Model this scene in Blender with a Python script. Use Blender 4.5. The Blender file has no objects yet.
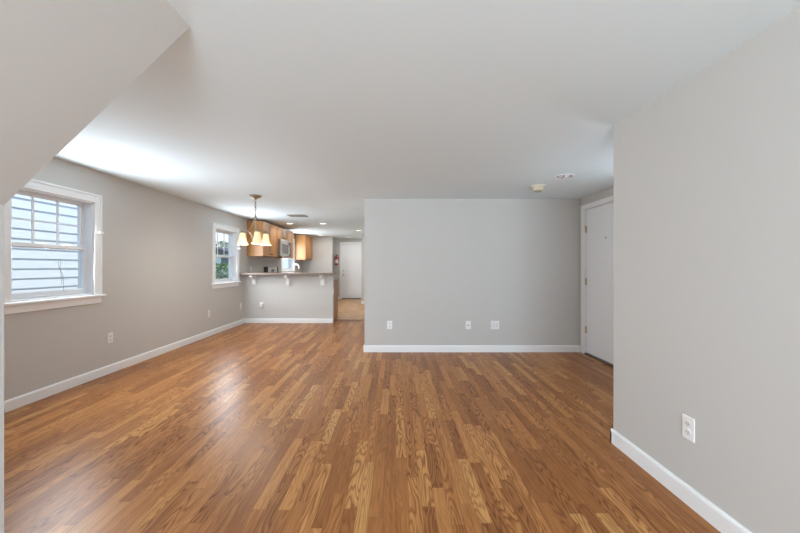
import bpy, bmesh, math, random
from mathutils import Vector, Matrix
random.seed(7)
PI = math.pi
S = bpy.context.scene
C = S.collection

# ------------------------------------------------------------------ camera, sky, sun, daylight, exposure
cd = bpy.data.cameras.new('camera'); cam = bpy.data.objects.new('camera', cd); C.objects.link(cam)
cd.sensor_width = 36.0; cd.lens = 345.0/800*36; cd.shift_x = 0.005; cd.clip_start = 0.02; cd.clip_end = 300
cam.location = (0, 0, 1.2); cam.rotation_euler = (PI/2, 0, 0)
S.camera = cam
S.view_settings.view_transform = 'Standard'; S.view_settings.look = 'None'
S.view_settings.gamma = 1; S.view_settings.use_curve_mapping = False
S.view_settings.exposure = 0.74
S.cycles.use_denoising = True
S.cycles.max_bounces = 10; S.cycles.diffuse_bounces = 7; S.cycles.transparent_max_bounces = 16
S.cycles.sample_clamp_indirect = 4.0
S.cycles.caustics_reflective = False; S.cycles.caustics_refractive = False

W = bpy.data.worlds.new('sky'); S.world = W; W.use_nodes = True
wn = W.node_tree.nodes; wl = W.node_tree.links; wn.clear()
wo = wn.new('ShaderNodeOutputWorld'); wb = wn.new('ShaderNodeBackground')
tc = wn.new('ShaderNodeTexCoord'); sx = wn.new('ShaderNodeSeparateXYZ')
rp = wn.new('ShaderNodeValToRGB'); cl = wn.new('ShaderNodeTexNoise'); cr = wn.new('ShaderNodeValToRGB'); mx = wn.new('ShaderNodeMixRGB')
rp.color_ramp.elements[0].position = 0.0; rp.color_ramp.elements[0].color = (.62, .76, .95, 1)
rp.color_ramp.elements[1].position = 0.5; rp.color_ramp.elements[1].color = (.25, .47, .9, 1)
cl.inputs['Scale'].default_value = 2.6; cl.inputs['Detail'].default_value = 5
cr.color_ramp.elements[0].position = .5; cr.color_ramp.elements[1].position = .68
mx.inputs[2].default_value = (.95, .97, 1, 1)
wl.new(tc.outputs['Generated'], sx.inputs[0]); wl.new(sx.outputs['Z'], rp.inputs[0])
wl.new(tc.outputs['Generated'], cl.inputs['Vector']); wl.new(cl.outputs['Fac'], cr.inputs[0])
wl.new(cr.outputs['Color'], mx.inputs[0]); wl.new(rp.outputs['Color'], mx.inputs[1])
wl.new(mx.outputs[0], wb.inputs['Color']); wb.inputs['Strength'].default_value = 0.9
wl.new(wb.outputs[0], wo.inputs[0])

sd = bpy.data.lights.new('sun', 'SUN'); sun = bpy.data.objects.new('sun', sd); C.objects.link(sun)
sd.energy = 2.05; sd.angle = math.radians(1.0); sd.color = (1, .98, .95)
sun.rotation_euler = Vector((-.52, -.08, -.85)).to_track_quat('-Z', 'Y').to_euler()

def daylight(name, loc, direction, w, h, power, col):
    l = bpy.data.lights.new(name, 'AREA'); o = bpy.data.objects.new(name, l); C.objects.link(o)
    l.shape = 'RECTANGLE'; l.size = w; l.size_y = h; l.energy = power; l.color = col
    o.location = loc; o.rotation_euler = Vector(direction).to_track_quat('-Z', 'Y').to_euler()
    return o
DAY = (.79, .945, 1.07)
SIDE = (.88, .96, 1.04)
daylight('added_fill_rear', (.25, -2.88, 1.25), (0, 1, .45), 2.0, 1.4, 134, DAY)  # added fill lamp behind the camera, brightens the whole room
daylight('daylight_window_front', (-3.208, 3.27, 1.44), (1, 0, -.03), .74, .70, 22, SIDE)
daylight('daylight_window_dining', (-3.208, 6.54, 1.44), (1, 0, -.03), .76, .70, 19, SIDE)
daylight('daylight_window_kitchen', (-3.213, 10.27, 1.55), (1, 0, -.05), 1.0, .7, 18, SIDE)
daylight('added_fill_entry', (2.58, 2.95, 1.55), (-1, .1, .1), .66, .6, 4, SIDE)  # added fill lamp hidden in the alcove, lifts the ceiling and blank wall

# ------------------------------------------------------------------ materials
def srgb(r, g, b):
    f = lambda c: (c/255/12.92) if c/255 <= .04045 else ((c/255+.055)/1.055)**2.4
    return (f(r), f(g), f(b), 1)
def mat(name, col, rough=.5, metal=0, spec=.5, bump=0, bscale=200, var=0, vscale=8):
    m = bpy.data.materials.new(name); m.use_nodes = True
    n = m.node_tree.nodes; l = m.node_tree.links; p = n['Principled BSDF']
    p.inputs['Base Color'].default_value = col; p.inputs['Roughness'].default_value = rough
    p.inputs['Metallic'].default_value = metal; p.inputs['Specular IOR Level'].default_value = spec
    t = n.new('ShaderNodeTexCoord')
    if bump:
        z = n.new('ShaderNodeTexNoise'); z.inputs['Scale'].default_value = bscale
        b = n.new('ShaderNodeBump'); b.inputs['Strength'].default_value = bump; b.inputs['Distance'].default_value = .002
        l.new(t.outputs['Object'], z.inputs['Vector']); l.new(z.outputs['Fac'], b.inputs['Height']); l.new(b.outputs[0], p.inputs['Normal'])
    if var:
        z = n.new('ShaderNodeTexNoise'); z.inputs['Scale'].default_value = vscale; z.inputs['Detail'].default_value = 4
        h = n.new('ShaderNodeMixRGB'); h.inputs[1].default_value = tuple(c*(1-var) for c in col[:3])+(1,)
        h.inputs[2].default_value = tuple(min(1, c*(1+var)) for c in col[:3])+(1,)
        l.new(t.outputs['Object'], z.inputs['Vector']); l.new(z.outputs['Fac'], h.inputs[0]); l.new(h.outputs[0], p.inputs['Base Color'])
    return m
def emit(name, col, strength, base=(.9, .9, .9, 1)):
    m = mat(name, base, .4)
    p = m.node_tree.nodes['Principled BSDF']
    p.inputs['Emission Color'].default_value = col; p.inputs['Emission Strength'].default_value = strength
    return m
M = {}
M['wall'] = mat('greige wall paint', (.575, .562, .537, 1), .75, 0, .3, .12, 140)
M['ceiling'] = mat('white ceiling paint', (.765, .86, .90, 1), .85, 0, .2, .1, 90)
M['trim'] = mat('white trim paint', (.86, .87, .875, 1), .4)
M['door'] = mat('white door paint', (.86, .88, .90, 1), .45, 0, .4)
M['vinyl'] = mat('white vinyl window', (.84, .85, .87, 1), .4)
M['plate'] = mat('white plastic plate', (.85, .85, .84, 1), .35)
M['slot'] = mat('dark outlet slots', (.25, .25, .25, 1), .5)
M['recept'] = mat('white outlet face', (.74, .74, .73, 1), .35)
M['brass'] = mat('aged brass', (.62, .50, .30, 1), .35, .9)
M['nickel'] = mat('brushed warm nickel', (.42, .35, .26, 1), .35, .9)
M['chrome'] = mat('chrome', (.85, .86, .88, 1), .15, 1)
M['steel'] = mat('stainless steel', (.55, .53, .51, 1), .35, .8)
M['black'] = mat('black plastic', (.02, .02, .02, 1), .3)
M['darkglass'] = mat('dark oven glass', (.16, .15, .14, 1), .12)
M['counter'] = mat('taupe brown counter laminate', (.20, .145, .115, 1), .35, 0, .5, 0, 0, .45, 120)
M['beige'] = mat('yellowed plastic', (.66, .60, .46, 1), .5)
M['vent'] = mat('tan painted vent metal', (.27, .25, .22, 1), .5)
M['threshold'] = mat('dark wood threshold', (.10, .055, .035, 1), .4)
M['red'] = mat('red enamel', (.40, .04, .03, 1), .3)
M['tag'] = mat('white paper label', (.82, .76, .72, 1), .5)
M['siding'] = mat('bluish white vinyl siding', (.83, .855, .89, 1), .6)
M['grass'] = mat('lawn', (.12, .2, .06, 1), .9, 0, .2, 0, 0, .4, 3)
M['bark'] = mat('tree bark', (.16, .12, .09, 1), .9)
M['leaf'] = mat('tree leaves', (.10, .19, .06, 1), .7, 0, .3, 0, 0, .5, 2)
M['leafpale'] = mat('pale grey green leaves', (.24, .32, .22, 1), .7, 0, .3, 0, 0, .4, 2)
M['roof'] = mat('grey roof shingles', (.12, .12, .13, 1), .9, 0, .2, 0, 0, .3, 30)
M['houseglass'] = mat('house window glass', (.10, .13, .15, 1), .15)
M['lampon'] = emit('lit ceiling lamp', (1, .93, .82, 1), 4)
M['lampoff'] = mat('unlit lamp face', (.32, .32, .32, 1), .4)
M['shade'] = emit('lit frosted glass shade', (1, .62, .28, 1), .36, (.80, .62, .40, 1))
M['bulb'] = emit('lit bulb', (1, .86, .62, 1), 2.5)
M['cord'] = mat('grey cord', (.42, .45, .47, 1), .6)
M['sink'] = mat('white sink enamel', (.8, .8, .8, 1), .2)

# window glass: clear with a faint reflection
g = bpy.data.materials.new('clear window glass'); g.use_nodes = True
n = g.node_tree.nodes; l = g.node_tree.links; n.clear()
o_ = n.new('ShaderNodeOutputMaterial'); a_ = n.new('ShaderNodeBsdfTransparent'); b_ = n.new('ShaderNodeBsdfGlossy'); f_ = n.new('ShaderNodeLayerWeight'); k_ = n.new('ShaderNodeMath'); h_ = n.new('ShaderNodeMath'); m_ = n.new('ShaderNodeMixShader')
a_.inputs[0].default_value = (.95, .97, .97, 1); b_.inputs['Roughness'].default_value = .02; f_.inputs['Blend'].default_value = .5
k_.operation = 'POWER'; k_.inputs[1].default_value = 5; h_.operation = 'MULTIPLY_ADD'; h_.inputs[1].default_value = .5; h_.inputs[2].default_value = .03
l.new(f_.outputs['Facing'], k_.inputs[0]); l.new(k_.outputs[0], h_.inputs[0]); l.new(h_.outputs[0], m_.inputs[0]); l.new(a_.outputs[0], m_.inputs[1]); l.new(b_.outputs[0], m_.inputs[2]); l.new(m_.outputs[0], o_.inputs[0])
M['glass'] = g

class NT:
    def __init__(s, m):
        s.t = m.node_tree; s.n = s.t.nodes; s.l = s.t.links
    def put(s, sock, v):
        if hasattr(v, 'is_linked'): s.l.new(v, sock)
        else: sock.default_value = v
    def math(s, op, a, b=0.0, c=None):
        k = s.n.new('ShaderNodeMath'); k.operation = op
        s.put(k.inputs[0], a); s.put(k.inputs[1], b)
        if c is not None: s.put(k.inputs[2], c)
        return k.outputs[0]
    def xyz(s, x, y, z):
        k = s.n.new('ShaderNodeCombineXYZ')
        for i, v in enumerate((x, y, z)): s.put(k.inputs[i], v)
        return k.outputs[0]
    def white(s, v):
        k = s.n.new('ShaderNodeTexWhiteNoise'); k.noise_dimensions = '3D'; s.l.new(v, k.inputs['Vector'])
        return k.outputs['Value']
    def noise(s, v, scale=1, detail=3, rough=.5):
        k = s.n.new('ShaderNodeTexNoise'); s.l.new(v, k.inputs['Vector'])
        k.inputs['Scale'].default_value = scale; k.inputs['Detail'].default_value = detail; k.inputs['Roughness'].default_value = rough
        return k.outputs['Fac']
    def ramp(s, v, stops, interp='LINEAR'):
        k = s.n.new('ShaderNodeValToRGB'); r = k.color_ramp; r.interpolation = interp
        while len(r.elements) < len(stops): r.elements.new(.5)
        for e, (p, c) in zip(r.elements, stops): e.position = p; e.color = c
        s.put(k.inputs[0], v); return k.outputs[0]
    def mix(s, f, a, b, mode='MIX'):
        k = s.n.new('ShaderNodeMixRGB'); k.blend_type = mode
        s.put(k.inputs[0], f); s.put(k.inputs[1], a); s.put(k.inputs[2], b); return k.outputs[0]

def wood_floor():
    m = bpy.data.materials.new('oak strip laminate floor'); m.use_nodes = True
    N = NT(m); p = N.n['Principled BSDF']
    t = N.n.new('ShaderNodeTexCoord'); sp = N.n.new('ShaderNodeSeparateXYZ'); N.l.new(t.outputs['Object'], sp.inputs[0])
    x, y = sp.outputs[0], sp.outputs[1]
    wdt = .0645
    u = N.math('DIVIDE', x, wdt); i = N.math('FLOOR', u); fu = N.math('FRACT', u)
    r1 = N.white(N.xyz(i, 3.3, 7.1)); r2 = N.white(N.xyz(i, 9.2, 1.7))
    L = N.math('MULTIPLY_ADD', r2, .35, .45)
    v = N.math('ADD', N.math('DIVIDE', y, L), N.math('MULTIPLY', r1, 37.0))
    j = N.math('FLOOR', v); fv = N.math('FRACT', v)
    rid = N.white(N.xyz(i, j, 2.5)); rid2 = N.white(N.xyz(i, j, 8.5)); rid3 = N.white(N.xyz(i, j, 15.5))
    base = N.ramp(rid, [(0, (.31, .121, .040, 1)), (.35, (.39, .160, .052, 1)), (.7, (.465, .200, .066, 1)), (.88, (.54, .25, .085, 1)), (1, (.55, .28, .10, 1))])
    off = N.math('MULTIPLY', rid2, 80.0); off3 = N.math('MULTIPLY', rid3, 50.0)
    # cathedral rings of the flat-sawn strips
    cv = N.xyz(N.math('MULTIPLY_ADD', x, 11.0, off3), N.math('MULTIPLY', y, 1.3), off)
    c0 = N.noise(cv, 1, 1.8, .45)
    ring = N.math('FRACT', N.math('MULTIPLY', c0, 19.0))
    line = N.ramp(ring, [(0, (1, 1, 1, 1)), (.22, (.15, .15, .15, 1)), (.55, (0, 0, 0, 1)), (.93, (.7, .7, .7, 1)), (1, (1, 1, 1, 1))])
    amt = N.ramp(rid3, [(.25, (.25, .25, .25, 1)), (.7, (1, 1, 1, 1))])
    light = N.mix(1.0, base, (1.2, 1.27, 1.32, 1), 'MULTIPLY'); dark = N.mix(1.0, base, (.52, .43, .38, 1), 'MULTIPLY')
    c = N.mix(amt, base, N.mix(line, light, dark))
    # broad streaks and fine pores along the strip
    sv = N.xyz(N.math('MULTIPLY_ADD', x, 45.0, off), N.math('MULTIPLY', y, 1.6), off3)
    g0 = N.noise(sv, 1, 3, .55)
    c = N.mix(N.math('MULTIPLY', N.ramp(g0, [(.48, (0, 0, 0, 1)), (.7, (1, 1, 1, 1))]), .5), c, N.mix(1.0, c, (.60, .50, .44, 1), 'MULTIPLY'))
    gv = N.xyz(N.math('MULTIPLY_ADD', x, 230.0, off), N.math('MULTIPLY', y, 7.0), off3)
    g1 = N.noise(gv, 1, 4, .6)
    c = N.mix(N.math('MULTIPLY', N.ramp(g1, [(.42, (0, 0, 0, 1)), (.68, (1, 1, 1, 1))]), .55), c, N.mix(1.0, c, (.52, .43, .38, 1), 'MULTIPLY'))
    e = N.math('MINIMUM', N.math('MULTIPLY', N.math('MINIMUM', fu, N.math('SUBTRACT', 1.0, fu)), wdt), N.math('MULTIPLY', N.math('MINIMUM', fv, N.math('SUBTRACT', 1.0, fv)), L))
    seam = N.ramp(e, [(0, (1, 1, 1, 1)), (.0014, (0, 0, 0, 1))])
    c = N.mix(N.math('MULTIPLY', seam, .25), c, (.06, .028, .014, 1))
    N.l.new(c, p.inputs['Base Color'])
    N.put(p.inputs['Roughness'], N.math('MULTIPLY_ADD', g1, .12, .27))
    p.inputs['Specular IOR Level'].default_value = .14
    b = N.n.new('ShaderNodeBump'); b.inputs['Strength'].default_value = .1; b.inputs['Distance'].default_value = .001; b.invert = True
    N.l.new(N.math('ADD', seam, N.math('MULTIPLY', g1, .3)), b.inputs['Height']); N.l.new(b.outputs[0], p.inputs['Normal'])
    return m
M['floor'] = wood_floor()

def kitchen_floor():
    m = bpy.data.materials.new('parquet pattern vinyl tile'); m.use_nodes = True
    N = NT(m); p = N.n['Principled BSDF']
    t = N.n.new('ShaderNodeTexCoord'); sp = N.n.new('ShaderNodeSeparateXYZ'); N.l.new(t.outputs['Object'], sp.inputs[0])
    a = N.math('MULTIPLY', N.math('ADD', sp.outputs[0], sp.outputs[1]), .7071); b = N.math('MULTIPLY', N.math('SUBTRACT', sp.outputs[0], sp.outputs[1]), .7071)
    i = N.math('FLOOR', N.math('DIVIDE', a, .15)); j = N.math('FLOOR', N.math('DIVIDE', b, .15))
    r = N.white(N.xyz(i, j, 1.0))
    c = N.ramp(r, [(0, (.40, .20, .075, 1)), (.5, (.52, .28, .11, 1)), (1, (.66, .40, .17, 1))])
    z = N.noise(t.outputs['Object'], 30, 3)
    c = N.mix(.25, c, N.mix(z, (.36, .19, .08, 1), (.66, .40, .18, 1)))
    N.l.new(c, p.inputs['Base Color']); p.inputs['Roughness'].default_value = .35
    return m
M['kfloor'] = kitchen_floor()

def cabinet_wood(name, c1, c2):
    m = bpy.data.materials.new(name); m.use_nodes = True
    N = NT(m); p = N.n['Principled BSDF']
    t = N.n.new('ShaderNodeTexCoord'); mp = N.n.new('ShaderNodeMapping'); mp.inputs['Scale'].default_value = (40, 40, 3)
    N.l.new(t.outputs['Object'], mp.inputs[0])
    z = N.noise(mp.outputs[0], 1, 4, .6)
    N.l.new(N.mix(z, c1, c2), p.inputs['Base Color']); p.inputs['Roughness'].default_value = .38
    return m
M['maple'] = cabinet_wood('honey maple cabinet wood', (.34, .145, .042, 1), (.50, .25, .085, 1))
M['oakpanel'] = cabinet_wood('brown cabinet end panel', (.27, .12, .042, 1), (.42, .205, .08, 1))

# ------------------------------------------------------------------ mesh helpers
def box(bm, x0, x1, y0, y1, z0, z1):
    v = [bm.verts.new(p) for p in ((x0, y0, z0), (x1, y0, z0), (x1, y1, z0), (x0, y1, z0), (x0, y0, z1), (x1, y0, z1), (x1, y1, z1), (x0, y1, z1))]
    for f in ((0, 3, 2, 1), (4, 5, 6, 7), (0, 1, 5, 4), (1, 2, 6, 5), (2, 3, 7, 6), (3, 0, 4, 7)): bm.faces.new([v[k] for k in f])
def boxes(*bs):
    bm = bmesh.new()
    for b in bs: box(bm, *b)
    return bm
def prism(bm, pts, axis, a, b):
    def P(p, t): return {'x': (t, p[0], p[1]), 'y': (p[0], t, p[1]), 'z': (p[0], p[1], t)}[axis]
    A = [bm.verts.new(P(p, a)) for p in pts]; B = [bm.verts.new(P(p, b)) for p in pts]
    k = len(pts)
    bm.faces.new(A); bm.faces.new(B[::-1])
    for i in range(k): bm.faces.new((A[i], B[i], B[(i+1) % k], A[(i+1) % k]))
    bmesh.ops.recalc_face_normals(bm, faces=bm.faces)
    return bm
def lathe(bm, prof, cx=0, cy=0, cz=0, seg=24, close=False):
    rings = []
    for r, z in prof:
        rings.append([bm.verts.new((cx+r*math.cos(2*PI*k/seg), cy+r*math.sin(2*PI*k/seg), cz+z)) for k in range(seg)] if r > 1e-6 else [bm.verts.new((cx, cy, cz+z))])
    pairs = list(zip(rings, rings[1:])) + ([(rings[-1], rings[0])] if close else [])
    for A, B in pairs:
        for k in range(seg):
            q = (k+1) % seg
            if len(A) == 1: bm.faces.new((A[0], B[k], B[q]))
            elif len(B) == 1: bm.faces.new((A[k], B[0], A[q]))
            else: bm.faces.new((A[k], B[k], B[q], A[q]))
    bmesh.ops.recalc_face_normals(bm, faces=bm.faces)
    return bm
def tube(bm, pts, r, seg=8):
    pts = [Vector(p) for p in pts]; rings = []; up = None
    for i, p in enumerate(pts):
        t = (pts[min(i+1, len(pts)-1)] - pts[max(i-1, 0)]).normalized()
        if up is None: up = t.orthogonal().normalized()
        up = (up - t*up.dot(t)).normalized(); s = t.cross(up)
        rr = r[i] if isinstance(r, (list, tuple)) else r
        rings.append([bm.verts.new(p + (up*math.cos(2*PI*k/seg)+s*math.sin(2*PI*k/seg))*rr) for k in range(seg)])
    for A, B in zip(rings, rings[1:]):
        for k in range(seg): bm.faces.new((A[k], A[(k+1) % seg], B[(k+1) % seg], B[k]))
    bm.faces.new(rings[0][::-1]); bm.faces.new(rings[-1])
    bmesh.ops.recalc_face_normals(bm, faces=bm.faces)
    return bm
def arc(f, n=12): return [f(k/n) for k in range(n+1)]
def bez(p0, p1, p2, p3, n=14):
    p0, p1, p2, p3 = map(Vector, (p0, p1, p2, p3)); out = []
    for k in range(n+1):
        t = k/n; s = 1-t
        out.append(p0*s**3 + p1*3*s*s*t + p2*3*s*t*t + p3*t**3)
    return out
def obj(name, bm, m, parent=None, bevel=0, smooth=False, seg=2):
    me = bpy.data.meshes.new(name); bm.to_mesh(me); bm.free()
    me.materials.append(m)
    o = bpy.data.objects.new(name, me); C.objects.link(o)
    if parent: o.parent = parent
    if smooth:
        for f in me.polygons: f.use_smooth = True
    if bevel:
        b = o.modifiers.new('bevel', 'BEVEL'); b.width = bevel; b.segments = seg; b.limit_method = 'ANGLE'; b.angle_limit = .7
    return o
def struct(name, bm, m, **k):
    o = obj(name, bm, m, **k); o['kind'] = 'structure'; return o
def tag(o, label, cat, group=None, kind=None):
    o['label'] = label; o['category'] = cat
    if group: o['group'] = group
    if kind: o['kind'] = kind
    return o
def thing(name, label, cat, loc=(0, 0, 0), rotz=0, group=None):
    o = bpy.data.objects.new(name, None); C.objects.link(o); o.empty_display_size = .05
    o.location = loc; o.rotation_euler = (0, 0, rotz)
    return tag(o, label, cat, group)
def dup(root, loc, rotz, label):
    r = root.copy(); C.objects.link(r); r.location = loc; r.rotation_euler = (0, 0, rotz); r['label'] = label
    for ch in list(root.children):
        c = ch.copy(); C.objects.link(c); c.parent = r
        for q in list(ch.children):
            d = q.copy(); C.objects.link(d); d.parent = c
    return r

# ------------------------------------------------------------------ room shell
XL, XR, XE = -3.22, 1.479, 2.595         # left wall, near right wall, entry-door wall
YB, YP, YK, YF = 4.84, 7.33, 11.87, 12.74  # blank wall, peninsula, kitchen end wall, far wall
XH = -.442
def smooth(t): t = max(0, min(1, t)); return t*t*(3-2*t)
def zc(x, y):
    return 2.15 + .08*max(min(1, max(0, (-.78-x)/2.44)), smooth((y-5.2)/2.8))

struct('floor', boxes((-3.4, 2.8, -3.1, 7.74, -.1, 0)), M['floor'])
struct('floor_kitchen', boxes((-3.4, .5, 7.74, 13.0, -.1, 0)), M['kfloor'])
struct('trim_1', boxes((-1.34, XH, 7.72, 7.76, -.005, .004)), M['oakpanel'])

W1 = (2.875, 3.667, .90, 1.88); W2 = (6.13, 6.955, .90, 1.88); W3 = (9.72, 10.83, 1.08, 1.98)
TOP = 2.27
def wall_x(name, x0, x1, y0, y1, holes, z0=0):
    bm = bmesh.new(); y = y0
    for a, b, c, d in holes:
        box(bm, x0, x1, y, a, z0, TOP)
        if c > z0: box(bm, x0, x1, a, b, z0, c)
        box(bm, x0, x1, a, b, d, TOP); y = b
    box(bm, x0, x1, y, y1, z0, TOP)
    return struct(name, bm, M['wall'])
wall_x('wall_left', XL-.16, XL, 1.30, 12.9, [W1, W2, W3])
D1 = (3.87, 4.735, 0, 1.99)
W5 = (2.60, 3.30, 1.20, 1.90)
wall_x('wall_entry', XE, XE+.13, 2.2, 4.96, [W5, D1])
struct('added_window_entry', boxes((XE+.03, XE+.08, W5[0], W5[0]+.05, W5[2], W5[3]), (XE+.03, XE+.08, W5[1]-.05, W5[1], W5[2], W5[3]), (XE+.03, XE+.08, W5[0]+.05, W5[1]-.05, W5[2], W5[2]+.05), (XE+.03, XE+.08, W5[0]+.05, W5[1]-.05, W5[3]-.05, W5[3]),
       (XE-.014, XE, W5[0]-.07, W5[0], W5[2]-.07, W5[3]+.07), (XE-.014, XE, W5[1], W5[1]+.07, W5[2]-.07, W5[3]+.07), (XE-.014, XE, W5[0], W5[1], W5[3], W5[3]+.07), (XE-.014, XE, W5[0], W5[1], W5[2]-.07, W5[2])), M['trim'])  # unseen alcove window, added to give the entry fill lamp a source
struct('wall_back', boxes((XH, 2.74, YB, YB+.12, 0, TOP)), M['wall'])
struct('wall_hall', boxes((XH, XH+.12, YB+.12, 11.04, 0, TOP), (-1.1, XH+.12, 11.04, 11.16, 0, TOP), (-1.1, -.98, 11.16, 12.74, 0, TOP)), M['wall'])
struct('wall_right', boxes((XR, 2.74, -3.05, 2.346, 0, TOP)), M['wall'])
bm = bmesh.new()
prism(bm, [(-.817, 2.15), (-1.554, 1.443), (-1.554, 0), (-3.38, 0), (-3.38, TOP), (-.817, TOP)], 'y', -3.05, 1.368)
struct('wall_stair', bm, M['wall'])
# wall behind the camera; its wide window is added as source for the rear fill
bm = bmesh.new(); y0, y1 = -3.05, -2.9
RW = (-1.38, 1.28, .45, 2.0)
for b in ((-1.56, RW[0], 0, TOP), (RW[1], XR, 0, TOP), (RW[0], RW[1], 0, RW[2]), (RW[0], RW[1], RW[3], TOP)): box(bm, b[0], b[1], y0, y1, b[2], b[3])
struct('wall_rear', bm, M['wall'])
rw = struct('added_window_rear', boxes((RW[0], RW[0]+.06, y0+.02, y1-.06, RW[2], RW[3]), (RW[1]-.06, RW[1], y0+.02, y1-.06, RW[2], RW[3]), (RW[0]+.06, RW[1]-.06, y0+.02, y1-.06, RW[2], RW[2]+.06),
            (RW[0]+.06, RW[1]-.06, y0+.02, y1-.06, RW[3]-.06, RW[3]), (-.08, -.02, y0+.02, y1-.06, RW[2]+.06, RW[3]-.06)), M['vinyl'])
# kitchen end wall, far wall with the door
struct('wall_kitchen', boxes((XL, -2.2, YK, YK+.12, 0, TOP), (-2.32, -2.2, YK+.12, YF, 0, TOP) if False else (-2.32, -2.2, YK+.12, YK+.125, 0, TOP)), M['wall'])
D2 = (-2.01, -1.285, 2.03)
struct('wall_far', boxes((XL, D2[0], YF, YF+.13, 0, TOP), (D2[1], .4, YF, YF+.13, 0, TOP), (D2[0], D2[1], YF, YF+.13, D2[2], TOP)), M['wall'])
struct('wall_peninsula', boxes((XL, -1.34, YP, YP+.12, 0, 1.025)), M['wall'])

# ceiling: one slab with a faint crease, round holes for the recessed lights
cans = [(-2.54, 8.25), (-1.75, 8.25), (-1.07, 9.9), (-1.68, 12.05), (-2.53, 9.66), (-2.47, 11.28)]
offcan = (1.77, 3.64)
xs = [-3.4, -3.22, -2.6, -2.0, -1.4, -.78, -.44, .3, 1.2, 2.0, 2.8]
ys = [-3.1, 0, 2.0, 4.0, 5.2] + [5.2+.28*k for k in range(1, 11)] + [9, 10, 11, 12, 13.0]
bm = bmesh.new()
lo = [[bm.verts.new((x, y, zc(x, y))) for y in ys] for x in xs]; hi = [[bm.verts.new((x, y, 2.46)) for y in ys] for x in xs]
for i in range(len(xs)-1):
    for j in range(len(ys)-1):
        bm.faces.new((lo[i][j], lo[i][j+1], lo[i+1][j+1], lo[i+1][j])); bm.faces.new((hi[i][j], hi[i+1][j], hi[i+1][j+1], hi[i][j+1]))
for i in range(len(xs)-1):
    bm.faces.new((lo[i][0], lo[i+1][0], hi[i+1][0], hi[i][0])); bm.faces.new((lo[i+1][-1], lo[i][-1], hi[i][-1], hi[i+1][-1]))
for j in range(len(ys)-1):
    bm.faces.new((lo[0][j+1], lo[0][j], hi[0][j], hi[0][j+1])); bm.faces.new((lo[-1][j], lo[-1][j+1], hi[-1][j+1], hi[-1][j]))
bmesh.ops.recalc_face_normals(bm, faces=bm.faces)
ceil = struct('ceiling', bm, M['ceiling'])
bm = bmesh.new()
for (x, y), r in [(c, .075) for c in cans] + [(offcan, .088)]:
    z = zc(x, y); prism(bm, [(x+r*math.cos(2*PI*k/28), y+r*math.sin(2*PI*k/28)) for k in range(28)], 'z', z-.1, z+.12)
cut = obj('cutter', bm, M['ceiling'])
md = ceil.modifiers.new('holes', 'BOOLEAN'); md.object = cut; md.operation = 'DIFFERENCE'; md.solver = 'EXACT'
dg = bpy.context.evaluated_depsgraph_get()
nm = bpy.data.meshes.new_from_object(ceil.evaluated_get(dg))
ceil.modifiers.clear(); ceil.data = nm
bpy.data.objects.remove(cut)

struct('roof', boxes((2.8, 4.4, 1.5, 5.2, 2.3, 2.46)), M['trim'])   # unseen overhang, added to keep the sun out of the added entry window
# baseboards: rounded top profile
def base_prof(t=.014, h=.095): return [(0, 0), (t, 0), (t, h-.016), (t*.8, h-.006), (t*.4, h), (0, h)]
def bb(bm, axis, at, a, b, sgn):
    pr = base_prof()
    if axis == 'y': prism(bm, [(at+sgn*p, q) for p, q in pr], 'y', a, b)
    else:
        prism(bm, [(at+sgn*p, q) for p, q in pr], 'x', a, b)
bm = bmesh.new(); bb(bm, 'y', XL, 1.368, YP, 1); struct('baseboard_left', bm, M['trim'])
bm = bmesh.new(); bb(bm, 'x', YP, XL+.014, -1.34, -1); struct('baseboard_peninsula', bm, M['trim'])
bm = bmesh.new(); bb(bm, 'x', YB, XH-.014, XE, -1); bb(bm, 'y', XH, YB, 11.04, -1); struct('baseboard_back', bm, M['trim'])
bm = bmesh.new(); bb(bm, 'y', XR, -2.9, 2.36, -1); bb(bm, 'x', 2.346, XR-.014, XE, 1); struct('baseboard_right', bm, M['trim'])
bm = bmesh.new(); bb(bm, 'y', XE, 2.346, 3.77, -1); struct('baseboard_entry', bm, M['trim'])
bm = bmesh.new(); bb(bm, 'x', 11.04, -1.114, XH, -1); bb(bm, 'y', -1.1, 11.03, YF, -1); struct('baseboard_hall', bm, M['trim'])
bm = bmesh.new(); bb(bm, 'x', YF, -2.9, D2[0]-.08, -1); struct('baseboard_far', bm, M['trim'])

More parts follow.
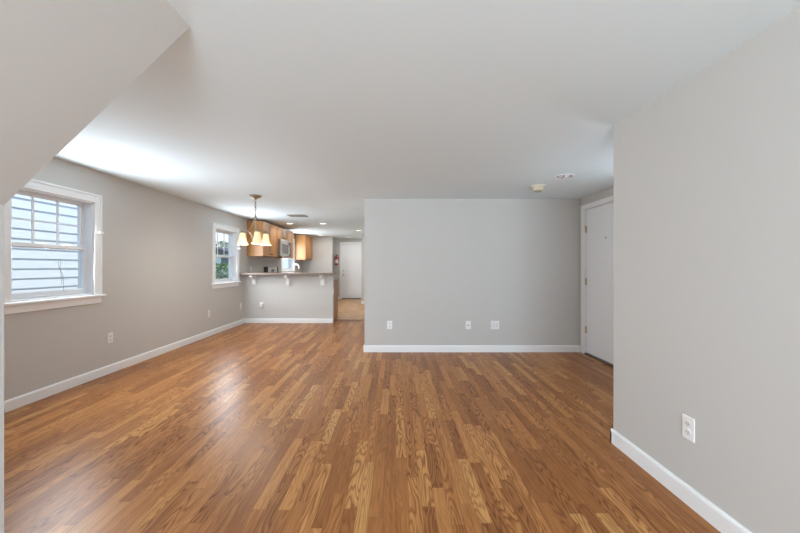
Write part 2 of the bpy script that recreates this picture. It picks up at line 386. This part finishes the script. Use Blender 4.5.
# ------------------------------------------------------------------ windows in the left wall
def window(name, w, muntins=True, cord=False, cleat=True):
    a, b, c, d = w; X = XL; cw = .09; k = .018
    root = struct(name, boxes((X-.15, X, a, a+.012, c, d), (X-.15, X, b-.012, b, c, d), (X-.15, X, a, b, d-.012, d), (X-.15, X-.0, a, b, c, c+.02)), M['vinyl'])   # jamb liner
    bm = bmesh.new()
    box(bm, X, X+k, a-cw, a, c, d+cw); box(bm, X, X+k, b, b+cw, c, d+cw); box(bm, X, X+k, a, b, d, d+cw)
    box(bm, X+k, X+k+.006, a-cw, a-cw+.022, c, d+cw); box(bm, X+k, X+k+.006, b+cw-.022, b+cw, c, d+cw); box(bm, X+k, X+k+.006, a-cw+.022, b+cw-.022, d+cw-.022, d+cw)
    obj('casing', bm, M['trim'], root, .003)
    obj('sill', boxes((X-.02, X+.05, a-cw-.025, b+cw+.025, c-.024, c)), M['trim'], root, .006)
    obj('apron', boxes((X, X+.016, a-cw, b+cw, c-.094, c-.024)), M['trim'], root, .003)
    mid = (c+d)/2; a1, b1 = a+.012, b-.012
    for nm, xo, z0, z1, rail in (('upper_sash', X-.125, mid-.02, d-.012, .03), ('lower_sash', X-.088, c+.02, mid+.02, .05)):
        st = .036
        bm = boxes((xo, xo+.035, a1, a1+st, z0, z1), (xo, xo+.035, b1-st, b1, z0, z1))
        zb = z0 + (rail if nm == 'lower_sash' else .035); zt = z1 - (.035 if nm == 'lower_sash' else rail)
        box(bm, xo, xo+.035, a1+st, b1-st, z0, zb); box(bm, xo, xo+.035, a1+st, b1-st, zt, z1)
        s = obj(nm, bm, M['vinyl'], root, .004)
        obj('pane', boxes((xo+.014, xo+.018, a1+st-.005, b1-st+.005, zb-.005, zt+.005)), M['glass'], s)
        if nm == 'upper_sash' and muntins:
            bm = bmesh.new(); wd = b1-a1-2*st
            for q in (1/3, 2/3):
                y = a1+st+wd*q; box(bm, xo+.018, xo+.028, y-.009, y+.009, zb, zt)
            zm = (zb+zt)/2 ; box(bm, xo+.019, xo+.026, a1+st, b1-st, zm-.005, zm+.005)
            obj('muntin', bm, M['vinyl'], s)
    if cleat:
        bm = boxes((X+k, X+k+.035, b+.035, b+.055, d-.325, d-.305), (X+k+.022, X+k+.04, b+.02, b+.07, d-.325, d-.305))
        obj('cord_cleat', bm, M['plate'], root, .003)
        bm = tube(bmesh.new(), [(X+.012, b-.03+.036, d-.02), (X+.026, b+.01, d-.32)], .003, 6); obj('pull_cord', bm, M['plate'], root)
    if cord:
        yc, xx = a+.49, X-.04
        pts = [(xx, yc, 1.03), (xx, yc-.01, 1.15), (xx, yc-.03, 1.2), (xx, yc-.035, 1.245), (xx, yc-.015, 1.26), (xx, yc-.005, 1.235), (xx, yc-.02, 1.19), (xx, yc+.015, 1.1), (xx, yc+.02, .965)]
        obj('pull_cord', tube(bmesh.new(), pts, .0022, 5), M['cord'], root)
    return root
window('window_1', W1, True, True)
window('window_2', W2, True)
window('window_3', W3, False, False, False)

# ------------------------------------------------------------------ doors
d1 = struct('door_1', boxes((XE+.018, XE+.058, D1[0]+.012, D1[1]-.014, .022, D1[3]-.014)), M['door'], bevel=.003)
bm = boxes((XE-.016, XE, D1[1]-.004, D1[1]+.088, 0, D1[3]+.055), (XE-.016, XE, D1[0]-.085, D1[0]+.004, 0, D1[3]+.055), (XE-.016, XE, D1[0]+.004, D1[1]-.004, D1[3]-.004, D1[3]+.055))
obj('casing', bm, M['trim'], d1, .004)
obj('jamb', boxes((XE, XE+.13, D1[1]-.011, D1[1], 0, D1[3]), (XE, XE+.13, D1[0], D1[0]+.011, 0, D1[3]), (XE, XE+.13, D1[0], D1[1], D1[3]-.011, D1[3])), M['trim'], d1)
obj('threshold', boxes((XE-.02, XE+.12, D1[0]+.011, D1[1]-.011, 0, .02)), M['threshold'], d1, .005)
for z in (1.71, .995, .335):
    h = obj('hinge', lathe(bmesh.new(), [(0, -.048), (.007, -.048), (.007, .048), (0, .048)], XE-.001, D1[1]-.013, z, 10), M['brass'], d1)
    obj('hinge_leaf', boxes((XE+.001, XE+.019, D1[1]-.0145, D1[1]-.0105, z-.044, z+.044)), M['brass'], h)
pp = lathe(bmesh.new(), [(0, .006), (.012, .004), (.013, 0), (0, 0)], seg=12)
bmesh.ops.rotate(pp, verts=pp.verts, cent=(0, 0, 0), matrix=Matrix.Rotation(-PI/2, 3, 'Y'))
bmesh.ops.translate(pp, verts=pp.verts, vec=(XE+.0175, 4.30, 1.56)); obj('peephole', pp, M['brass'], d1, smooth=True)

d2 = struct('door_2', boxes((D2[0]+.012, D2[1]-.012, YF+.02, YF+.06, .03, D2[2]-.012)), M['door'], bevel=.003)
obj('casing', boxes((D2[0]-.07, D2[0]+.004, YF-.016, YF, 0, D2[2]+.07), (D2[1]-.004, D2[1]+.07, YF-.016, YF, 0, D2[2]+.07), (D2[0]+.004, D2[1]-.004, YF-.016, YF, D2[2]-.004, D2[2]+.07)), M['trim'], d2, .004)
obj('jamb', boxes((D2[0], D2[0]+.01, YF, YF+.13, 0, D2[2]), (D2[1]-.01, D2[1], YF, YF+.13, 0, D2[2]), (D2[0], D2[1], YF, YF+.13, D2[2]-.01, D2[2])), M['trim'], d2)
obj('threshold', boxes((D2[0]+.01, D2[1]-.01, YF-.02, YF+.12, 0, .028)), M['threshold'], d2, .005)
for nm, z, r in (('deadbolt', 1.05, .028), ('door_knob', .905, .033)):
    bm = lathe(bmesh.new(), [(0, 0), (r, 0), (r, .008), (.014, .01), (.014, .025), (r*.9, .035), (r, .05), (r*.7, .065), (0, .068)] if nm == 'door_knob' else [(0, 0), (r, 0), (r, .012), (r*.6, .022), (0, .022)], seg=16)
    bmesh.ops.rotate(bm, verts=bm.verts, cent=(0, 0, 0), matrix=Matrix.Rotation(PI/2, 3, 'X'))
    bmesh.ops.translate(bm, verts=bm.verts, vec=(D2[0]+.075, YF+.02, z)); obj(nm, bm, M['steel'], d2, smooth=True)

# ------------------------------------------------------------------ breakfast bar and corbels
bar = obj('bar_counter', boxes((XL, -1.31, 7.07, 7.62, 1.025, 1.067)), M['counter'], bevel=.008)
tag(bar, 'long taupe brown counter top on the grey half wall', 'counter')
def corbel_bm():
    bm = bmesh.new(); h, pj, t = .21, .20, .06
    pts = [(0, 0), (-pj, 0), (-pj-.004, -.02), (-pj, -.045)]
    pts += [(-pj+.01+(pj-.055)*math.sin(q*PI/2/8), -.05-(h-.075)*(1-math.cos(q*PI/2/8))) for q in range(9)]
    pts += [(-.048, -h+.012), (-.036, -h), (0, -h)]
    prism(bm, pts, 'x', -t/2, t/2); return bm
cb = thing('corbel', 'white bracket under the counter end next to the left wall', 'bracket', (-3.006, YP, 1.025), 0, 'brackets under the bar counter')
obj('scroll', corbel_bm(), M['trim'], cb, .004)
obj('backplate', boxes((-.04, .04, -.008, 0, -.225, 0)), M['trim'], cb, .003)
dup(cb, (-2.284, YP, 1.025), 0, 'white bracket under the middle of the counter')
dup(cb, (-1.562, YP, 1.025), 0, 'white bracket under the counter end next to the hallway')

# ------------------------------------------------------------------ outlets and wall plates (built facing -Y)
def plate_thing(name, label, loc, rotz, kind='duplex', group='white wall plates', cat='outlet'):
    t = thing(name, label, cat, loc, rotz, group)
    wd = .058 if kind == 'double' else .036
    obj('cover_plate', boxes((-wd, wd, -.006, 0, -.059, .059)), M['plate'], t, .003)
    if kind == 'duplex':
        for z in (.021, -.021):
            bm = bmesh.new(); prism(bm, [(.0165*math.cos(q*PI/8), z+.0145*math.sin(q*PI/8)) for q in range(16)], 'y', -.008, -.004)
            r = obj('receptacle', bm, M['recept'], t)
            obj('slots', boxes((-.008, -.0055, -.0085, -.007, z-.002, z+.007), (.0055, .008, -.0085, -.007, z-.002, z+.006), (-.002, .002, -.0085, -.007, z-.010, z-.006)), M['slot'], r)
        obj('screw', lathe(bmesh.new(), [(0, -.003), (.003, -.003), (.003, .003), (0, .003)], 0, -.006, 0, 8), M['recept'], t)
    elif kind == 'coax':
        bm = lathe(bmesh.new(), [(0, 0), (.010, 0), (.010, .006), (.006, .007), (.006, .016), (0, .016)], seg=12)
        bmesh.ops.rotate(bm, verts=bm.verts, cent=(0, 0, 0), matrix=Matrix.Rotation(PI/2, 3, 'X'))
        bmesh.ops.translate(bm, verts=bm.verts, vec=(0, -.005, -.004)); obj('jack', bm, M['slot'], t)
    else:
        for x in (-.023, .023): obj('insert', boxes((x-.0165, x+.0165, -.0085, -.004, -.034, .034)), M['recept'], t, .002)
    return t
first = plate_thing('wall_outlet', 'white duplex outlet on left wall, nearest below the blind-less window', (XL, 3.884, .395), PI/2)
first['label'] = 'white outlet low on the left wall, nearest the camera'
dup(first, (XL, 5.93, .392), PI/2, 'white outlet on the left wall below the farther window')
dup(first, (XL, 7.15, .38), PI/2, 'white outlet low on the left wall in the corner by the half wall')
dup(first, (XL, 7.66, 1.14), PI/2, 'white outlet on the left wall just above the bar counter')
dup(first, (-2.85, YP, .385), 0, 'white outlet on the half wall with a device plugged in')
dup(first, (-.088, YB, .38), 0, 'white outlet at the left end of the blank grey wall')
dup(first, (XR, 1.741, .385), -PI/2, 'white outlet on the near right wall above the baseboard')
dup(first, (-1.34, 7.39, .66), PI/2, 'white outlet on the end of the half wall facing the hallway')
plate_thing('wall_plate', 'white single wall plate with a dark jack on the blank grey wall', (1.013, YB, .38), 0, 'coax', cat='wall plate')
plate_thing('wall_plate', 'wide double white wall plate on the blank grey wall', (1.389, YB, .38), 0, 'double', cat='wall plate')
ad = thing('plug_in_adapter', 'small white box plugged into the outlet on the half wall', 'adapter', (-2.85, YP-.009, .385))
obj('housing', boxes((-.033, .033, -.042, 0, -.042, .034)), M['plate'], ad, .008)
obj('seam', boxes((-.0335, .0335, -.026, -.023, -.034, .026)), M['recept'], ad)

# ------------------------------------------------------------------ ceiling fixtures
def can_light(x, y, label, on=True, r=.075, ro=.098):
    t = thing('recessed_light', label, 'ceiling light', (x, y, zc(x, y)), 0, 'recessed ceiling lights')
    obj('trim_ring', lathe(bmesh.new(), [(r-.004, .002), (r, -.007), (ro-.006, -.006), (ro, 0), (ro-.002, .002)], seg=32, close=True), M['trim'], t, smooth=True)
    if on:
        obj('reflector', lathe(bmesh.new(), [(r-.003, 0), (r-.008, .025), (r-.008, .03)], seg=32), M['trim'], t, smooth=True)
        obj('lamp', lathe(bmesh.new(), [(r-.008, .02), (.04, .014), (0, .012)], seg=32), M['lampon'], t, smooth=True)
        li = bpy.data.lights.new('lamp_light', 'AREA'); lo_ = bpy.data.objects.new('lamp_light', li); C.objects.link(lo_)
        li.shape = 'DISK'; li.size = .12; li.energy = 2.6; li.color = (1, .95, .87); lo_.parent = t; lo_.location = (0, 0, -.012)
    else:
        obj('reflector', lathe(bmesh.new(), [(r-.003, 0), (r-.004, .09), (0, .095)], seg=32), M['recept'], t, smooth=True)
        R_ = .076; cz = .058
        e = obj('eyeball', lathe(bmesh.new(), [(R_*math.sin(q*PI/12), cz-R_*math.cos(q*PI/12)) for q in range(8)], seg=32), M['trim'], t, smooth=True)
        d = Vector((-.80, -.22, -.56)).normalized()
        bm = lathe(bmesh.new(), [(.058, .055), (.054, .060), (.03, .052), (0, .05)], seg=28)
        for v in bm.verts: v.co.z += .004
        bmesh.ops.rotate(bm, verts=bm.verts, cent=(0, 0, 0), matrix=d.to_track_quat('Z', 'Y').to_matrix())
        bmesh.ops.translate(bm, verts=bm.verts, vec=(0, 0, cz)); obj('lamp', bm, M['lampoff'], e, smooth=True)
    return t
lab = ['lit recessed ceiling light in front of the small cabinets over the microwave', 'lit recessed ceiling light over the middle of the bar counter', 'lit recessed ceiling light nearest the hallway edge of the blank wall',
       'lit recessed ceiling light just in front of the far white door', 'lit recessed ceiling light beside the narrow wall cabinet', 'lit recessed ceiling light beside the last wall cabinet']
for (x, y), s in zip(cans, lab): can_light(x, y, s)
can_light(offcan[0], offcan[1], 'unlit recessed ceiling light near the entry door', False, .088, .108)

sx_, sy_ = 1.675, 4.07
sm = thing('smoke_detector', 'round yellowed smoke detector on the ceiling near the entry door', 'smoke detector', (sx_, sy_, zc(sx_, sy_)))
obj('mounting_ring', lathe(bmesh.new(), [(0, 0), (.086, 0), (.084, -.018), (0, -.018)], seg=32), M['beige'], sm, smooth=False)
dm = obj('dome', lathe(bmesh.new(), [(.066, -.018), (.064, -.042), (.055, -.058), (.03, -.062), (0, -.062)], seg=32), M['beige'], sm, smooth=True)
obj('grille', lathe(bmesh.new(), [(.036, -.06), (.036, -.066), (.03, -.067), (.03, -.06)], seg=24), M['vent'], dm)

vx, vy = -1.92, 6.73
vt = thing('ceiling_vent', 'tan metal air vent in the ceiling beyond the chandelier', 'vent', (vx, vy, zc(vx, vy)+.002))
bm = boxes((-.17, -.145, -.15, .15, -.014, 0), (.145, .17, -.15, .15, -.014, 0), (-.145, .145, -.15, -.125, -.014, 0), (-.145, .145, .125, .15, -.014, 0)); obj('frame', bm, M['vent'], vt, .003)
obj('backing', boxes((-.145, .145, -.125, .125, -.004, -.001)), M['slot'], vt)
for k in range(9):
    y = -.11+k*.0275; bm = bmesh.new(); prism(bm, [(y-.009, -.005), (y+.006, -.014), (y+.009, -.013), (y-.006, -.004)], 'x', -.145, .145); obj('slat', bm, M['vent'], vt)

# ------------------------------------------------------------------ chandelier
hx, hy = -1.96, 4.81; hz = zc(hx, hy)
ch = thing('chandelier', 'warm nickel chandelier with three lit bell glass shades hanging from the ceiling', 'chandelier', (hx, hy, hz))
obj('canopy', lathe(bmesh.new(), [(0, 0), (.082, 0), (.08, -.012), (.055, -.03), (.02, -.042), (.012, -.06), (0, -.06)], seg=28), M['nickel'], ch, smooth=True)
zt, zb = 1.885-hz, 1.545-hz
bm = bmesh.new(); nl = 8; z0 = -.06; step = (z0-zt-.02)/nl
for k in range(nl):
    c = z0-step*(k+.5); hh = step*.66
    lp = [((.011*math.cos(q*PI/6)), 0, c+hh*math.sin(q*PI/6)) for q in range(13)]
    if k % 2: lp = [(0, p[0], p[2]) for p in lp]
    tube(bm, lp, .0035, 5)
obj('chain', bm, M['nickel'], ch, smooth=True)
obj('hub', lathe(bmesh.new(), [(0, .025), (.012, .022), (.014, 0), (.028, -.006), (.028, -.02), (.012, -.03), (.009, -.1), (.008, zb-zt+.02), (.018, zb-zt+.01), (.02, zb-zt-.005), (.008, zb-zt-.02), (0, zb-zt-.03)], 0, 0, zt, 20), M['nickel'], ch, smooth=True)
R0 = .178; sh_top = 1.672-hz
for q, ang in enumerate((180, 60, 300)):
    ca, sa = math.cos(math.radians(ang)), math.sin(math.radians(ang))
    P = lambda r, z: (r*ca, r*sa, z)
    bm = bmesh.new()
    tube(bm, bez(P(.018, zt-.015), P(.03, zt-.12), P(.07, zt-.17), P(R0-.045, sh_top+.02)) , .005, 7)
    tube(bm, bez(P(.012, zb+.01), P(.05, zb+.005), P(.04, sh_top+.03), P(R0-.05, sh_top+.02)) + bez(P(R0-.05, sh_top+.02), P(R0-.02, sh_top+.02), P(R0, sh_top+.03), P(R0, sh_top+.005), 6)[1:], .006, 7)
    a = obj('arm', bm, M['nickel'], ch, smooth=True)
    obj('socket_cup', lathe(bmesh.new(), [(0, .03), (.012, .028), (.03, .01), (.034, -.004), (.028, -.006), (0, -.006)], R0*ca, R0*sa, sh_top, 18), M['nickel'], a, smooth=True)
    s = obj('glass_shade', lathe(bmesh.new(), [(.030, 0), (.037, -.02), (.043, -.06), (.050, -.1), (.060, -.135), (.073, -.165), (.0715, -.165), (.058, -.135), (.047, -.1), (.040, -.06), (.034, -.02), (.028, -.002)], R0*ca, R0*sa, sh_top, 28), M['shade'], ch, smooth=True)
    obj('bulb', lathe(bmesh.new(), [(0, -.015), (.013, -.02), (.014, -.045), (.027, -.075), (.03, -.095), (.02, -.118), (0, -.125)], R0*ca, R0*sa, sh_top, 16), M['bulb'], s, smooth=True)
    li = bpy.data.lights.new('bulb_light', 'POINT'); lo_ = bpy.data.objects.new('bulb_light', li); C.objects.link(lo_)
    li.energy = 4.0; li.color = (1, .96, .88); li.shadow_soft_size = .04; lo_.parent = ch; lo_.location = (R0*ca, R0*sa, sh_top-.19)

# ------------------------------------------------------------------ kitchen cabinets along the left wall
def door_bm(y0, y1, z0, z1, x):
    fr = .052
    bm = boxes((x, x+.018, y0, y0+fr, z0, z1), (x, x+.018, y1-fr, y1, z0, z1), (x, x+.018, y0+fr, y1-fr, z0, z0+fr), (x, x+.018, y0+fr, y1-fr, z1-fr, z1), (x, x+.009, y0+fr, y1-fr, z0+fr, z1-fr))
    return bm
def wall_cabinet(label, y0, y1, z0, z1, nd, xf=-2.89):
    t = thing('wall_cabinet', label, 'cabinet', (XL, (y0+y1)/2, z0), 0, 'honey maple wall cabinets')
    o = Vector((XL, (y0+y1)/2, z0))
    def put(nm, bm, m, par, bev=0):
        if par is t: bmesh.ops.translate(bm, verts=bm.verts, vec=-o)
        else: bmesh.ops.translate(bm, verts=bm.verts, vec=-o)
        return obj(nm, bm, m, par, bev)
    put('body', boxes((XL, xf, y0+.001, y1-.001, z0, z1)), M['maple'], t)
    w = (y1-y0)/nd
    for k in range(nd):
        d = put('door', door_bm(y0+k*w+.004, y0+(k+1)*w-.004, z0+.006, z1-.006, xf+.002), M['maple'], t, .003)
        left = (k % 2 == 0 and nd > 1)
        yk = y0+(k+1)*w-.035 if left else y0+k*w+.035
        kb = lathe(bmesh.new(), [(0, 0), (.006, 0), (.006, .012), (.014, .02), (.012, .028), (0, .03)], seg=12)
        bmesh.ops.rotate(kb, verts=kb.verts, cent=(0, 0, 0), matrix=Matrix.Rotation(PI/2, 3, 'Y'))
        bmesh.ops.translate(kb, verts=kb.verts, vec=(xf+.02, yk, z0+.05)); put('knob', kb, M['black'], d)
    return t
wall_cabinet('honey maple double-door wall cabinet nearest the window, behind the chandelier', 7.45, 8.39, 1.425, 2.185, 2)
wall_cabinet('short honey maple double-door wall cabinet above the microwave', 8.39, 9.15, 1.872, 2.185, 2)
wall_cabinet('narrow honey maple wall cabinet just beyond the microwave', 9.15, 9.6, 1.425, 2.185, 1)
wall_cabinet('honey maple wall cabinet in the far kitchen corner beyond the sink window', 10.95, 11.868, 1.42, 2.205, 2)

mw = thing('microwave', 'stainless steel microwave mounted between the wall cabinets', 'microwave', (XL, 8.77, 1.455))
y0, y1, hh, xd = -.377, .377, .412, .40
obj('body', boxes((0, xd, y0, y1, 0, hh)), M['darkglass'], mw, .004)
dr = obj('door', boxes((xd, xd+.03, y0, y1-.17, .004, hh-.05)), M['steel'], mw, .005)
obj('door_window', boxes((xd+.03, xd+.033, y0+.06, y1-.25, .07, hh-.11)), M['darkglass'], dr, .002)
obj('handle', tube(bmesh.new(), [(xd+.03, y1-.2, .05), (xd+.06, y1-.2, .07), (xd+.06, y1-.2, hh-.12), (xd+.03, y1-.2, hh-.1)], .008, 8), M['steel'], dr)
obj('control_panel', boxes((xd, xd+.028, y1-.168, y1, .004, hh-.05)), M['black'], mw, .003)
obj('top_grille', boxes((xd, xd+.03, y0, y1, hh-.046, hh)), M['steel'], mw, .003)

# range below it
rg = thing('range', 'kitchen range with a black-ended backguard against the left wall', 'stove', (XL+.002, 8.77, 0))
obj('body', boxes((0, .62, -.377, .377, .02, .905)), M['steel'], rg, .005)
obj('cooktop', boxes((.06, .64, -.377, .377, .905, .918)), M['black'], rg, .004)
bg = obj('backguard', boxes((.0, .085, -.34, .34, .918, 1.185)), M['steel'], rg, .006)
obj('control_display', boxes((.085, .088, -.10, .10, 1.05, 1.13)), M['darkglass'], bg)
for s in (-1, 1): obj('end_cap', boxes((0, .10, s*.36-.02, s*.36+.02, .918, 1.19)), M['black'], rg, .01)
dr = obj('oven_door', boxes((.62, .65, -.37, .37, .2, .78)), M['steel'], rg, .006)
obj('handle', tube(bmesh.new(), [(.65, -.3, .74), (.69, -.3, .74), (.69, .3, .74), (.65, .3, .74)], .01, 8), M['steel'], dr)
for k in range(4): obj('knob', boxes((.62, .655, -.27+k*.18-.02, -.27+k*.18+.02, .82, .86)), M['black'], rg, .006)

def base_cabinet(label, x0, x1, y0, y1, face):
    t = thing('base_cabinet', label, 'cabinet', ((x0+x1)/2, (y0+y1)/2, 0), 0, 'base cabinets')
    o = Vector(((x0+x1)/2, (y0+y1)/2, 0))
    def put(nm, bm, m, par=t, bev=0):
        bmesh.ops.translate(bm, verts=bm.verts, vec=-o); return obj(nm, bm, m, par, bev)
    if face == 'x':
        put('body', boxes((x0, x1, y0, y1, .1, .875)), M['maple']); put('toe_kick', boxes((x0, x1-.06, y0, y1, 0, .1)), M['threshold'])
        nd = max(1, round((y1-y0)/.45)); w = (y1-y0)/nd
        for k in range(nd): put('door', door_bm(y0+k*w+.004, y0+(k+1)*w-.004, .115, .865, x1+.001), M['maple'], t, .003)
    else:
        put('body', boxes((x0, x1-.02, y0, y1, .1, .875)), M['maple']); put('toe_kick', boxes((x0, x1-.02, y0, y1-.06, 0, .1)), M['threshold'])
        put('end_panel', boxes((x1-.02, x1, y0, y1-.06, 0, .1), (x1-.02, x1, y0, y1, .1, .875)), M['oakpanel'], t, .002)
        nd = 2; w = (x1-x0)/nd
        for k in range(nd):
            bm = door_bm(x0+k*w+.004, x0+(k+1)*w-.004, .115, .865, 0)
            for v in bm.verts: v.co = Vector((v.co.y, y1+.001+v.co.x, v.co.z))
            put('door', bm, M['maple'], t, .003)
    return t
base_cabinet('brown-sided base cabinet behind the half wall at the hallway end', -2.3, -1.36, YP+.122, 8.08, 'y')
base_cabinet('honey maple base cabinet under the kitchen sink', XL+.003, -2.62, 9.17, 11.866, 'x')
ct = obj('kitchen_counter', boxes((XL, -2.59, 9.17, 11.866, .875, .912)), M['counter'], bevel=.006)
tag(ct, 'taupe brown kitchen counter under the sink window', 'counter')
ct = obj('kitchen_counter', boxes((-2.3, -1.345, YP+.122, 8.1, .875, .912)), M['counter'], bevel=.006)
tag(ct, 'lower taupe brown counter behind the half wall', 'counter')
fx, fy = -3.06, 10.32
fc = thing('faucet', 'white gooseneck kitchen faucet in front of the sink window', 'faucet', (fx, fy, .912))
obj('base', lathe(bmesh.new(), [(0, 0), (.03, 0), (.028, .02), (.018, .05), (0, .05)], seg=16), M['trim'], fc, smooth=True)
pts = [(0, 0, .04), (0, 0, .26)] + [(.075-.075*math.cos(t*PI/10), 0, .26+.095*math.sin(t*PI/10)) for t in range(1, 11)] + [(.152, 0, .2)]
obj('spout', tube(bmesh.new(), pts, .016, 10), M['trim'], fc, smooth=True)
obj('lever', tube(bmesh.new(), [(0, .02, .05), (0, .06, .08), (0, .1, .1)], .008, 8), M['trim'], fc)

# ------------------------------------------------------------------ fire extinguisher
fe = thing('fire_extinguisher', 'red fire extinguisher hung on the wall left of the far door', 'fire extinguisher', (-2.18, YF-.075, 1.25))
obj('cylinder', lathe(bmesh.new(), [(0, 0), (.05, .0), (.062, .012), (.062, .27), (.055, .3), (.03, .325), (.02, .335), (.02, .35), (0, .35)], seg=24), M['red'], fe, smooth=True)
obj('label_band', lathe(bmesh.new(), [(.0635, .07), (.0635, .2)], seg=24), M['tag'], fe, smooth=True)
vl = obj('valve', boxes((-.018, .018, -.018, .018, .35, .385)), M['black'], fe, .004)
obj('lever', boxes((-.012, .012, -.09, .03, .39, .402), (-.012, .012, -.08, .02, .372, .38)), M['black'], vl, .003)
obj('hose', tube(bmesh.new(), bez((.02, 0, .365), (.1, 0, .38), (.09, -.02, .25), (.068, -.02, .08)), .009, 8), M['black'], fe, smooth=True)
obj('wall_bracket', boxes((-.02, .02, .062, .075, .08, .36)), M['steel'], fe)

# ------------------------------------------------------------------ outdoors, seen through the left windows
struct('ground', boxes((-80, XL-.16, -10, 90, -.6, -.45)), M['grass'])
nh = thing('neighbor_house', 'white clapboard house wall close outside the nearer left window', 'house', (-4.67, 2.0, -.45))
bm = bmesh.new(); pts = [(-.3, 0)]; stp = .125
for k in range(40):
    z = k*stp; pts += [(.015, z), (.0155, z+.008), (0.0, z+stp)]
pts += [(-.3, 40*stp)]
prism(bm, pts, 'y', -6.0, 4.6); obj('siding', bm, M['siding'], nh)
obj('corner_board', boxes((-.3, .03, 4.6, 4.7, 0, 5.0)), M['trim'], nh)

fh = thing('far_house', 'small white outbuilding with dark windows across the yard, through the farther window', 'house', (-12.5, 24, -.45))
obj('wall', boxes((-1.3, 1.2, 0, 3, 0, 2.5)), M['siding'], fh)
bm = bmesh.new(); prism(bm, [(-1.5, 2.5), (1.4, 2.5), (-.05, 3.0)], 'y', -.2, 3.2); obj('roof', bm, M['roof'], fh)
for x in (-.75, .62):
    w_ = obj('window', boxes((x-.32, x+.32, -.05, 0, 1.6, 2.35)), M['trim'], fh); obj('pane', boxes((x-.26, x+.26, -.07, -.05, 1.66, 2.29)), M['houseglass'], w_)

def tree(label, x, y, h, r, leaf, n, zlow):
    t = thing('tree', label, 'tree', (x, y, -.45), 0, 'trees in the yard')
    pts = [(0, 0, 0), (.03, .02, h*.3), (-.05, .05, h*.6), (.02, 0, h*.92)]
    bm = tube(bmesh.new(), pts, [.05*r+.05, .04*r+.04, .03*r+.02, .01], 7)
    for k in range(9):
        a = k*2.4; z = h*(.3+.06*k); e = r*(.75-.05*k)
        tube(bm, [(0, 0, z), (e*.5*math.cos(a), e*.5*math.sin(a), z+.12*h*.5), (e*math.cos(a), e*math.sin(a), z+.12*h)], [.03*r+.015, .02*r, .006], 5)
    obj('trunk', bm, M['bark'], t)
    bm = bmesh.new()
    for k in range(n):
        a = random.uniform(0, 2*PI); q = random.random()
        zz = zlow+(h-zlow)*q; rad = r*math.sqrt(random.random())*(.45+.55*math.sin(PI*min(1, .12+q*.85)))
        c = Vector((rad*math.cos(a), rad*math.sin(a), zz)); s = random.uniform(.06, .15)*(r/1.6)
        d = Vector((random.gauss(0, 1), random.gauss(0, 1), random.gauss(0, 1))).normalized(); e = d.orthogonal().normalized()
        bm.faces.new([bm.verts.new(c+v) for v in (d*s, e*s*.5, -d*s, -e*s*.5)])
    obj('crown', bm, M[leaf], t)
tree('loose pale green tree behind the white outbuilding, against the blue sky', -15.6, 31, 3.9, 1.5, 'leafpale', 1100, 1.4)
tree('taller dark green tree behind the right end of the white outbuilding', -14.1, 34.5, 5.6, 1.5, 'leaf', 900, 1.5)
tree('low dark bush in front of the white outbuilding', -8.6, 16.4, 1.8, 1.2, 'leaf', 1100, .1)
tree('low grey green bush nearest the farther window', -6.9, 13.4, 1.5, .95, 'leafpale', 1000, .05)
